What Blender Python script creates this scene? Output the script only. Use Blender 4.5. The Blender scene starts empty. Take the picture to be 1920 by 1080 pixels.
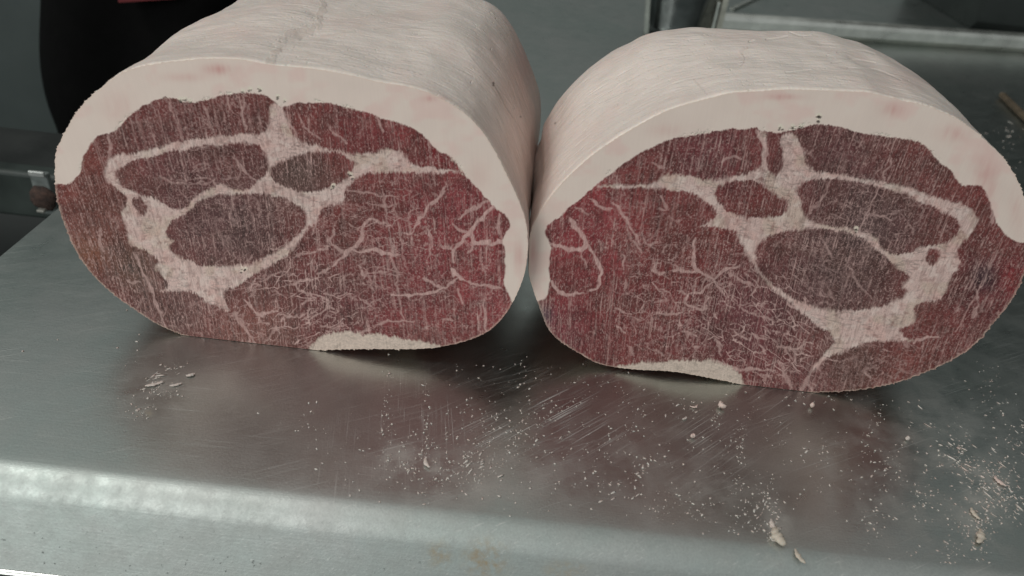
import bpy, math, random
import numpy as np
from math import radians as RD
rng = np.random.default_rng(7); random.seed(7)
scene = bpy.context.scene

# ---------------------------------------------------------------- camera
H = 0.28                       # camera height above the steel table (m)
FPX = 1397.0                   # focal length in photo pixels (1920 wide)
PITCH, ROLL = RD(34.1), RD(6.37)
vX = np.array([1., 0, 0]); vU = np.array([0, math.sin(PITCH), math.cos(PITCH)]); vF = np.array([0, math.cos(PITCH), -math.sin(PITCH)])
vR = math.cos(ROLL)*vX + math.sin(ROLL)*vU
vV = -math.sin(ROLL)*vX + math.cos(ROLL)*vU
from mathutils import Matrix, Vector
cd = bpy.data.cameras.new('camera'); cam = bpy.data.objects.new('camera', cd)
scene.collection.objects.link(cam); scene.camera = cam
cd.sensor_width = 36; cd.lens = 36*FPX/1920; cd.clip_start = .01; cd.clip_end = 50
m = Matrix.Identity(4)
for i in range(3):
    m[i][0] = vR[i]; m[i][1] = vV[i]; m[i][2] = -vF[i]
m[2][3] = H
cam.matrix_world = m
cd.dof.use_dof = True; cd.dof.focus_distance = .42; cd.dof.aperture_fstop = 9

# ---------------------------------------------------------------- light
w = bpy.data.worlds.new('World'); scene.world = w; w.use_nodes = True
nt = w.node_tree; nt.nodes.clear()
def wn(t, **k):
    n = nt.nodes.new(t)
    for a, b in k.items(): setattr(n, a, b)
    return n
tc = wn('ShaderNodeTexCoord'); sp = wn('ShaderNodeSeparateXYZ'); bg = wn('ShaderNodeBackground'); wo = wn('ShaderNodeOutputWorld')
def wramp(stops):
    r = wn('ShaderNodeValToRGB'); e = r.color_ramp.elements
    for k, (p_, c_) in enumerate(stops):
        q = e[k] if k < 2 else e.new(p_)
        q.position = p_
    for p_, c_ in stops:
        for q in e:
            if abs(q.position-p_) < 1e-4: q.color = (*c_, 1)
    return r
def wmap(sock):
    q = wn('ShaderNodeMapRange'); q.inputs[1].default_value = -1; q.inputs[2].default_value = 1; nt.links.new(sock, q.inputs[0]); return q.outputs[0]
nt.links.new(tc.outputs['Generated'], sp.inputs[0])
r1 = wramp([(0., (.05, .055, .055)), (.48, (.06, .07, .068)), (.56, (.062, .074, .07)), (.68, (.17, .185, .178)), (.85, (.34, .36, .35)), (1., (.42, .44, .43))])   # room in front, by height
r2 = wramp([(0., (.10, .11, .11)), (.38, (.36, .40, .40)), (.5, (.54, .59, .59)), (.72, (.44, .47, .47)), (1., (.46, .49, .48))])          # brighter room behind the camera
nt.links.new(wmap(sp.outputs[2]), r1.inputs[0]); nt.links.new(wmap(sp.outputs[2]), r2.inputs[0])
my = wn('ShaderNodeMapRange'); my.interpolation_type = 'SMOOTHSTEP'; my.inputs[1].default_value = -.15; my.inputs[2].default_value = -.75
nt.links.new(sp.outputs[1], my.inputs[0])
mx = wn('ShaderNodeMix', data_type='RGBA'); nt.links.new(my.outputs[0], mx.inputs[0]); nt.links.new(r1.outputs[0], mx.inputs[6]); nt.links.new(r2.outputs[0], mx.inputs[7])
xm = wn('ShaderNodeMapRange'); xm.inputs[1].default_value = -.7; xm.inputs[2].default_value = .7; xm.inputs[3].default_value = 1.3; xm.inputs[4].default_value = .68
nt.links.new(sp.outputs[0], xm.inputs[0]); vs = wn('ShaderNodeVectorMath', operation='SCALE'); nt.links.new(mx.outputs[2], vs.inputs[0]); nt.links.new(xm.outputs[0], vs.inputs['Scale'])
nt.links.new(vs.outputs[0], bg.inputs[0]); nt.links.new(bg.outputs[0], wo.inputs[0])
bg.inputs[1].default_value = 1.0
def area(name, loc, target, size, power, col, sy=None):
    l = bpy.data.lights.new(name, 'AREA'); l.size = size; l.energy = power; l.color = col
    if sy: l.shape = 'RECTANGLE'; l.size_y = sy
    o = bpy.data.objects.new(name, l); scene.collection.objects.link(o)
    o.location = loc; o.rotation_euler = (Vector(target)-Vector(loc)).to_track_quat('-Z', 'Y').to_euler()
    return o
area('ceiling_lamp', (-1.25, .1, 1.7), (0, .4, .05), .7, 11, (1, .97, .93), .6)
area('window_light', (-1.15, -1.25, .85), (-.05, .33, .05), .8, 12, (1, .975, .94), .8)
scene.view_settings.view_transform = 'Standard'; scene.view_settings.look = 'None'
scene.view_settings.exposure = 0; scene.view_settings.gamma = 1
scene.render.engine = 'CYCLES'

# ---------------------------------------------------------------- helpers
def ray(x, y): return vF + (x-960)/FPX*vR - (y-540)/FPX*vV
def onz(x, y, z=0.):                  # a real point on the plane of height z
    d = ray(x, y); t = (z-H)/d[2]; return np.array([t*d[0], t*d[1], z])
def ony(x, y, Y):
    d = ray(x, y); t = Y/d[1]; return np.array([t*d[0], Y, H+t*d[2]])
def project(P):
    q = P - np.array([0, 0, H]); z = q@vF
    return 960+FPX*(q@vR)/z, 540-FPX*(q@vV)/z

def lin(c):
    c = np.array(c, float)/255.
    return np.where(c <= .04045, c/12.92, ((c+.055)/1.055)**2.4)
def obs(*c, k=.70): return lin(c)/k
def lobs(*c): return np.maximum((lin(c)-.014)/.70, .008)

def hsh(i, j, s):
    n = (i.astype(np.int64)*374761393 + j.astype(np.int64)*668265263 + s*2147483647) & 0xffffffff
    n = ((n ^ (n >> 13))*1274126177) & 0xffffffff
    n = (n ^ (n >> 16))*2246822519 & 0xffffffff
    return ((n ^ (n >> 15)) & 0xffffff)/float(0xffffff)
def vn(x, y, s=0):
    xi = np.floor(x); yi = np.floor(y); fx = x-xi; fy = y-yi
    fx = fx*fx*(3-2*fx); fy = fy*fy*(3-2*fy)
    a = hsh(xi, yi, s); b = hsh(xi+1, yi, s); c = hsh(xi, yi+1, s); d = hsh(xi+1, yi+1, s)
    return (a*(1-fx)+b*fx)*(1-fy)+(c*(1-fx)+d*fx)*fy
def fbm(x, y, s=0, o=4):
    r = 0; a = .5; t = 0
    for k in range(o):
        r = r+a*vn(x, y, s+k*17); t += a; x = x*2.03+11.3; y = y*2.03+5.7; a *= .5
    return r/t
def wedge(x, y, s=0):                      # distance between the two nearest cell points: thin cell borders near 0
    xi = np.floor(x); yi = np.floor(y); f1 = np.full(x.shape, 9.); f2 = f1.copy()
    for i in (-1, 0, 1):
        for j in (-1, 0, 1):
            cx = xi+i; cy = yi+j
            d = np.hypot(cx+hsh(cx, cy, s)-x, cy+hsh(cx, cy, s+7)-y)
            f2 = np.minimum(f2, np.maximum(f1, d)); f1 = np.minimum(f1, d)
    return f2-f1
def ss(a, b, x):
    t = np.clip((x-a)/(b-a), 0, 1); return t*t*(3-2*t)
def chaikin(P, n=1, closed=True):
    P = np.array(P, float)
    for _ in range(n):
        Q = np.roll(P, -1, 0) if closed else P[1:]
        A = P if closed else P[:-1]
        N = np.empty((2*len(A), P.shape[1])); N[0::2] = A*.75+Q*.25; N[1::2] = A*.25+Q*.75
        if not closed: N = np.vstack([P[:1], N, P[-1:]])
        P = N
    return P
def poly_sd(px, py, P, pad=12, n=1):      # signed distance (positive inside), -99 far away
    P = chaikin(P, n); out = np.full(px.shape, -99.)
    i = np.where((px > P[:, 0].min()-pad) & (px < P[:, 0].max()+pad) & (py > P[:, 1].min()-pad) & (py < P[:, 1].max()+pad))[0]
    x = px[i]; y = py[i]; d2 = np.full(x.shape, 1e9); ins = np.zeros(x.shape, bool)
    Q = np.roll(P, -1, 0)
    for (ax, ay), (bx, by) in zip(P, Q):
        ex, ey = bx-ax, by-ay; L = ex*ex+ey*ey+1e-9
        wx, wy = x-ax, y-ay
        t = np.clip((wx*ex+wy*ey)/L, 0, 1)
        d2 = np.minimum(d2, (wx-t*ex)**2+(wy-t*ey)**2)
        if ay != by:
            c = (ay > y) != (by > y)
            ins ^= c & (x < ex*(y-ay)/(by-ay)+ax)
    out[i] = np.sqrt(d2)*np.where(ins, 1, -1)
    return out
def strokes(px, py, S, wid):              # S: list of (radius, strength, [points]); returns coverage 0..1
    out = np.zeros(px.shape)
    for r, k, P in S:
        P = chaikin(P, 2, False) if len(P) > 2 else np.array(P, float)
        n = len(P)-1
        for a in range(n):
            (ax, ay), (bx, by) = P[a], P[a+1]; pad = r*2+4
            i = np.where((px > min(ax, bx)-pad) & (px < max(ax, bx)+pad) & (py > min(ay, by)-pad) & (py < max(ay, by)+pad))[0]
            if not len(i): continue
            ex, ey = bx-ax, by-ay; L = ex*ex+ey*ey+1e-9; wx = px[i]-ax; wy = py[i]-ay
            t = np.clip((wx*ex+wy*ey)/L, 0, 1)
            d = np.hypot(wx-t*ex, wy-t*ey)
            u = (a+t)/n; rr = r*wid[i]*(.55+.45*np.sin(np.pi*np.clip(u*.9+.08, 0, 1)))
            out[i] = np.maximum(out[i], k*ss(rr+1.6, rr-.9, d))
    return out

def mesh(name, V, Fq, mat=None, parent=None, smooth=True, cols=None, attrs=None):
    me = bpy.data.meshes.new(name); V = np.asarray(V, np.float32)
    if isinstance(Fq, np.ndarray):
        me.vertices.add(len(V)); me.vertices.foreach_set('co', V.ravel())
        k = Fq.shape[1]; me.loops.add(Fq.size); me.loops.foreach_set('vertex_index', Fq.ravel().astype(np.int32))
        me.polygons.add(len(Fq)); me.polygons.foreach_set('loop_start', np.arange(0, Fq.size, k, dtype=np.int32))
        me.polygons.foreach_set('loop_total', np.full(len(Fq), k, np.int32))
        me.update(calc_edges=True); me.validate()
    else:
        me.from_pydata([tuple(map(float, v)) for v in V], [], Fq); me.update()
    me.polygons.foreach_set('use_smooth', np.full(len(me.polygons), smooth))
    if cols is not None:
        a = me.color_attributes.new('Col', 'FLOAT_COLOR', 'POINT')
        c4 = np.ones((len(V), 4), np.float32); c4[:, :3] = cols; a.data.foreach_set('color', c4.ravel())
    for nm, v in (attrs or {}).items():
        a = me.attributes.new(nm, 'FLOAT', 'POINT'); a.data.foreach_set('value', np.asarray(v, np.float32))
    o = bpy.data.objects.new(name, me); scene.collection.objects.link(o)
    if mat: me.materials.append(mat)
    if parent: o.parent = parent
    return o
def tag(o, label=None, cat=None, group=None, kind=None):
    if label: o['label'] = label
    if cat: o['category'] = cat
    if group: o['group'] = group
    if kind: o['kind'] = kind
    return o
def empty(name, loc=(0, 0, 0)):
    o = bpy.data.objects.new(name, None); o.empty_display_size = .02; scene.collection.objects.link(o); o.location = loc
    return o
def local(V, root): return np.asarray(V)-np.array(root.location)

class M:                                   # tiny node helper
    def __init__(s, name):
        s.m = bpy.data.materials.new(name); s.m.use_nodes = True; s.t = s.m.node_tree
        s.b = s.t.nodes['Principled BSDF']
    def n(s, t, ins=None, **k):
        n = s.t.nodes.new(t)
        for a, b in k.items(): setattr(n, a, b)
        for a, b in (ins or {}).items(): s.i(n, a, b)
        return n
    def i(s, n, a, b):
        if hasattr(b, 'is_output') or isinstance(b, bpy.types.NodeSocket): s.t.links.new(b, n.inputs[a])
        else: n.inputs[a].default_value = b
    def math(s, op, a, b=0., c=None, clamp=False):
        n = s.n('ShaderNodeMath', operation=op, use_clamp=clamp); s.i(n, 0, a); s.i(n, 1, b)
        if c is not None: s.i(n, 2, c)
        return n.outputs[0]
    def noise(s, vec, scale, detail=3, rough=.55, mp=None, rot=None):
        if mp is not None:
            q = s.n('ShaderNodeMapping'); s.i(q, 0, vec); q.inputs['Scale'].default_value = mp
            vec = q.outputs[0]
            if rot is not None:
                q2 = s.n('ShaderNodeMapping'); s.t.links.new(q.inputs[0].links[0].from_socket, q2.inputs[0])
                q2.inputs['Rotation'].default_value = (0, 0, rot); s.t.links.new(q2.outputs[0], q.inputs[0])
        n = s.n('ShaderNodeTexNoise'); s.i(n, 'Vector', vec); s.i(n, 'Scale', scale); s.i(n, 'Detail', detail); s.i(n, 'Roughness', rough)
        return n.outputs[0]
    def ramp(s, f, a, b, lo=0., hi=1.):
        n = s.n('ShaderNodeMapRange'); s.i(n, 0, f); s.i(n, 1, a); s.i(n, 2, b); s.i(n, 3, lo); s.i(n, 4, hi); return n.outputs[0]
    def mix(s, f, a, b, mode='MIX'):
        n = s.n('ShaderNodeMix', data_type='RGBA', blend_type=mode); s.i(n, 0, f)
        s.i(n, 6, a if hasattr(a, 'is_linked') else (*a, 1)); s.i(n, 7, b if hasattr(b, 'is_linked') else (*b, 1)); return n.outputs[2]
    def bump(s, h, dist, strength=1., nrm=None):
        n = s.n('ShaderNodeBump'); s.i(n, 'Height', h); s.i(n, 'Distance', dist); s.i(n, 'Strength', strength)
        if nrm is not None: s.i(n, 'Normal', nrm)
        return n.outputs[0]
    def set(s, **k):
        for a, b in k.items():
            a = {'Specular_IOR_Level': 'Specular IOR Level'}.get(a, a).replace('_', ' ')
            if isinstance(b, tuple) and a == 'Base Color': b = (*b, 1)
            s.i(s.b, a, b)
        return s.m

# ---------------------------------------------------------------- materials
def mat_cut():                              # sawn, frozen cut face: colour comes with the mesh
    a = M('frozen_cut_meat'); col = a.n('ShaderNodeAttribute', attribute_name='Col').outputs['Color']
    h = a.n('ShaderNodeAttribute', attribute_name='relief').outputs['Fac']
    tc = a.n('ShaderNodeTexCoord').outputs['Object']
    fine = a.noise(tc, 1600, 2, .6)
    col2 = a.mix(a.ramp(fine, .62, .82, 0, .08), col, (.62, .52, .48))
    nb = a.bump(h, .0006, .7); nb = a.bump(fine, .00005, .4, nb)
    return a.set(Base_Color=col2, Roughness=a.ramp(a.noise(tc, 90, 4, .65), .38, .66, .30, .75), Normal=nb, Specular_IOR_Level=.3)
def mat_skin():
    a = M('frozen_pork_skin'); col = a.n('ShaderNodeAttribute', attribute_name='Col').outputs['Color']
    h = a.n('ShaderNodeAttribute', attribute_name='relief').outputs['Fac']
    tc = a.n('ShaderNodeTexCoord').outputs['Object']
    wr = a.noise(tc, 60, 5, .62, mp=(1, 3.2, 1), rot=.25)
    gr = a.noise(tc, 700, 3, .6)
    col2 = a.mix(a.ramp(wr, .35, .68, .0, .09), col, (.50, .36, .31))
    col2 = a.mix(a.ramp(gr, .6, .8, 0, .25), col2, (.80, .74, .68))
    nb = a.bump(h, .0007, .6); nb = a.bump(wr, .0010, .25, nb); nb = a.bump(gr, .00025, .4, nb)
    return a.set(Base_Color=col2, Coat_Weight=.12, Coat_Roughness=.3, Roughness=a.ramp(wr, .3, .7, .32, .5), Normal=nb, Subsurface_Weight=.15, Subsurface_Radius=(.005, .0025, .0015), Subsurface_Scale=.6, Specular_IOR_Level=.45)
CUT, SKIN = mat_cut(), mat_skin()
def simple(name, col, rough=.6, metal=0., amt=.25, scale=40, bump=.0):
    a = M(name); tc = a.n('ShaderNodeTexCoord').outputs['Object']; nz = a.noise(tc, scale, 5, .6)
    c = a.mix(a.ramp(nz, .3, .7, 0, 1), tuple(x*(1-amt) for x in col), tuple(min(1, x*(1+amt)) for x in col))
    k = dict(Base_Color=c, Roughness=a.ramp(nz, .3, .7, rough*.8, min(1, rough*1.2)), Metallic=metal)
    if bump: k['Normal'] = a.bump(nz, bump)
    return a.set(**k)

# ---------------------------------------------------------------- traced patterns (photo coordinates of the cut faces)
LEFT = dict(
 outline=[(102,330),(103,290),(113,262),(124,240),(138,216),(155,195),(172,178),(191,162),(209,147),(227,136),(247,128),(267,123),(311,116),(369,110),(420,109),(460,112),(507,121),(555,125),(600,130),(655,140),(710,153),(760,161),(800,172),(840,191),(865,207),(888,227),(915,260),(937,298),(955,335),(972,372),(984,405),(990,440),(990,475),(985,510),(975,540),(962,568),(945,594),(925,615),(900,630),(870,641),(830,650),(780,655),(720,655),(660,655),(600,657),(540,659),(480,658),(440,652),(400,644),(360,634),(325,622),(290,606),(255,583),(222,560),(190,533),(162,502),(140,468),(125,435),(112,398),(104,365)],
 lean=[(60,342),(102,345),(125,347),(140,340),(150,325),(155,300),(165,275),(178,258),(187,253),(210,250),(225,235),(240,220),(262,203),(285,190),(305,182),(330,184),(345,192),(375,190),(400,183),(440,175),(475,173),(500,178),(515,190),(525,202),(540,198),(555,192),(590,192),(620,195),(655,202),(690,213),(720,222),(750,230),(775,242),(800,258),(812,275),(825,285),(840,290),(855,305),(865,322),(880,338),(895,352),(912,370),(926,388),(943,399),(954,411),(957,424),(948,438),(940,452),(946,469),(947,505),(945,533),(954,552),(960,566),(1010,600),(1010,720),(60,720)],
 fat=[[(197,300),(215,290),(255,287),(300,273),(350,262),(400,255),(450,252),(490,250),(503,235),(503,205),(512,192),(527,198),(538,215),(543,245),(556,262),(580,270),(600,274),(640,284),(672,290),(705,285),(740,275),(760,292),(775,308),(810,314),(860,320),(870,324),(810,326),(740,323),(700,324),(668,335),(645,358),(650,378),(625,382),(604,390),(596,408),(575,434),(560,457),(535,480),(521,490),(493,503),(462,526),(449,537),(418,545),(418,556),(438,588),(402,573),(388,569),(362,549),(325,545),(290,547),(320,533),(302,516),(290,502),(299,488),(280,473),(262,468),(240,458),(238,427),(227,405),(229,395),(238,385),(238,367),(215,353),(196,339),(197,315)]],
 patch=[(582,645),(600,632),(620,626),(640,624),(670,624),(700,626),(730,630),(760,636),(790,640),(812,646),(832,652),(830,675),(580,675),(578,655)],
 holes=[[(507,320),(520,308),(545,298),(575,290),(610,285),(645,292),(663,305),(660,318),(645,335),(622,347),(595,356),(565,357),(535,350),(515,337)],
  [(224,319),(240,308),(268,297),(302,292),(315,286),(366,279),(421,271),(471,270),(488,278),(502,300),(502,320),(480,339),(460,354),(440,353),(421,345),(404,346),(366,364),(349,386),(318,389),(302,375),(254,361),(227,344),(218,330)],
  [(250,374),(262,370),(274,382),(276,394),(266,404),(255,394)],
  [(311,433),(321,419),(352,399),(374,380),(400,370),(440,364),(490,366),(530,373),(560,387),(574,402),(575,416),(566,432),(552,446),(530,462),(504,480),(471,492),(435,497),(393,496),(360,491),(332,477),(318,462),(331,451),(322,446)]],
 st=[(3,.75,[(696,408),(679,430),(684,447),(662,466),(643,477),(623,499)]),(2.5,.65,[(643,474),(632,463),(618,455),(615,447),(629,433)]),(2,.6,[(618,460),(596,472),(557,480)]),
  (3,.75,[(662,472),(707,469),(734,476),(754,479)]),(2.5,.6,[(696,408),(712,416),(732,422)]),(2.5,.75,[(826,368),(812,380),(798,394),(787,413),(776,436),(759,438)]),
  (3.2,.8,[(936,378),(926,388),(901,408),(884,436),(868,452),(851,472),(850,491)]),(4.5,.85,[(884,436),(887,455),(915,456),(937,454),(950,449)]),(2.5,.7,[(887,458),(876,477)]),
  (2.5,.6,[(851,420),(863,433),(884,438)]),(2.5,.6,[(936,402),(933,418),(934,433),(942,447)]),(2.5,.6,[(828,460),(848,466)]),(4,.85,[(845,505),(857,519),(867,523)]),
  (2.6,.75,[(857,522),(843,530),(832,541),(812,547),(779,555),(734,554)]),(2.4,.65,[(865,522),(890,533),(912,536),(943,541)]),(2.2,.6,[(790,522),(812,531),(829,541)]),(2,.6,[(859,541),(866,572)]),
  (3,.65,[(677,506),(684,519)]),(2,.55,[(684,513),(718,510)]),(2.2,.6,[(546,536),(565,527),(587,524)]),(2.2,.6,[(551,536),(573,549),(609,558),(620,572),(604,588),(582,599)]),
  (2,.55,[(596,516),(618,505)]),(2,.55,[(707,610),(734,602),(776,602)]),(2,.5,[(829,599),(851,602)]),(2,.5,[(646,358),(684,361),(707,367),(746,367)]),(2.4,.6,[(838,350),(812,383),(796,397)]),
  (2.6,.65,[(915,378),(901,383),(876,394),(860,408)]),(2,.5,[(621,244),(651,267)]),(2.2,.6,[(709,217),(718,247)]),(2.4,.45,[(190,427),(185,455),(193,469)]),
  (2.6,.55,[(249,474),(265,505),(279,535),(288,558),(299,591),(310,610)]),(2,.5,[(238,527),(265,531)]),(4,.55,[(440,588),(446,600),(463,619),(474,635),(480,655)]),(2.4,.65,[(460,563),(477,583),(485,591),(504,587),(521,584)]),
  (2,.5,[(485,591),(488,605)]),(2.4,.5,[(518,615),(510,628),(499,640)]),(1.8,.5,[(718,350),(724,400),(731,440),(739,495),(748,552),(756,602)]),(1.8,.45,[(738,370),(745,410),(753,440),(760,500)]),
  (1.8,.65,[(908,560),(910,590),(912,624)]),(1.8,.4,[(899,570),(898,626)]),(3,.5,[(203,252),(208,275),(200,300)]),(2,.5,[(255,360),(256,372)]),(2.4,.5,[(440,290),(452,315),(478,340)]),(1.8,.4,[(300,330),(330,345),(372,345),(400,338)]),
  (2,.4,[(440,372),(430,400),(438,418)]),(2,.4,[(318,190),(330,225),(340,255)]),(2,.45,[(382,195),(392,225),(400,250)]),(2.4,.5,[(460,195),(452,215),(462,240)]),(3,.55,[(515,210),(540,230),(560,262)]),(2,.45,[(560,215),(570,240),(600,262)]),
  (1.8,.5,[(770,395),(765,430),(778,460)]),(2.4,.55,[(800,430),(812,455),(806,480)]),(1.8,.5,[(690,380),(720,388),(745,384)]),(2.2,.45,[(900,466),(903,490),(908,512)])],
 tint=[(850,430,130,(138,64,70),.85),(930,560,80,(146,74,78),.85),(760,560,120,(118,56,60),.7),(440,430,110,(86,66,66),.9),(560,325,70,(84,70,66),.9),(360,330,120,(92,66,68),.7),(180,430,85,(104,68,62),.85),(160,330,60,(112,66,60),.7),(690,240,90,(122,56,60),.7),(820,290,40,(112,40,46),.9),(330,580,90,(94,70,68),.8),(620,580,110,(98,62,64),.7),(250,500,50,(92,72,62),.8),(480,640,90,(120,88,80),.5),(390,220,90,(98,58,56),.6),(165,480,40,(126,90,70),.5)],
 slope=[(100,.38),(250,.28),(400,.2),(600,.08),(750,.14),(950,.0)],
 veins=[(730,430,110,.1,.5),(570,570,150,-.25,.75),(860,560,90,.2,.3),(440,200,100,1.3,.25),(380,330,120,.2,.35)],
 dash=[(560,590,170,90,60,-.25,.5,.75),(680,540,150,100,42,-.1,.6,.7),(520,520,80,60,25,-.5,.4,.6),(800,470,150,120,36,-.9,.6,.6),(730,380,110,50,22,.2,.5,.55),(180,440,70,90,22,1.3,.4,.4),(330,600,80,40,20,.5,.6,.45),(360,330,110,50,22,.7,.7,.4),(440,430,120,60,16,1.2,.5,.4),(680,240,100,40,14,.6,.7,.4)],
 ctr=(545,400), plane=1.16998795*H, length=.205, cap=(345,566), pinks=[(410,130,28,10,.8),(345,145,40,8,.4),(805,185,14,6,.6),(220,200,30,30,.3),(972,480,9,28,.7),(900,330,20,30,.3)],
 pits=[(338,188,3),(346,190,3),(357,191,2.5),(470,168,3),(487,166,3),(455,172,2),(520,182,2.5),(533,190,2),(660,328,4),(624,352,4),(458,508,3.5)])
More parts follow.
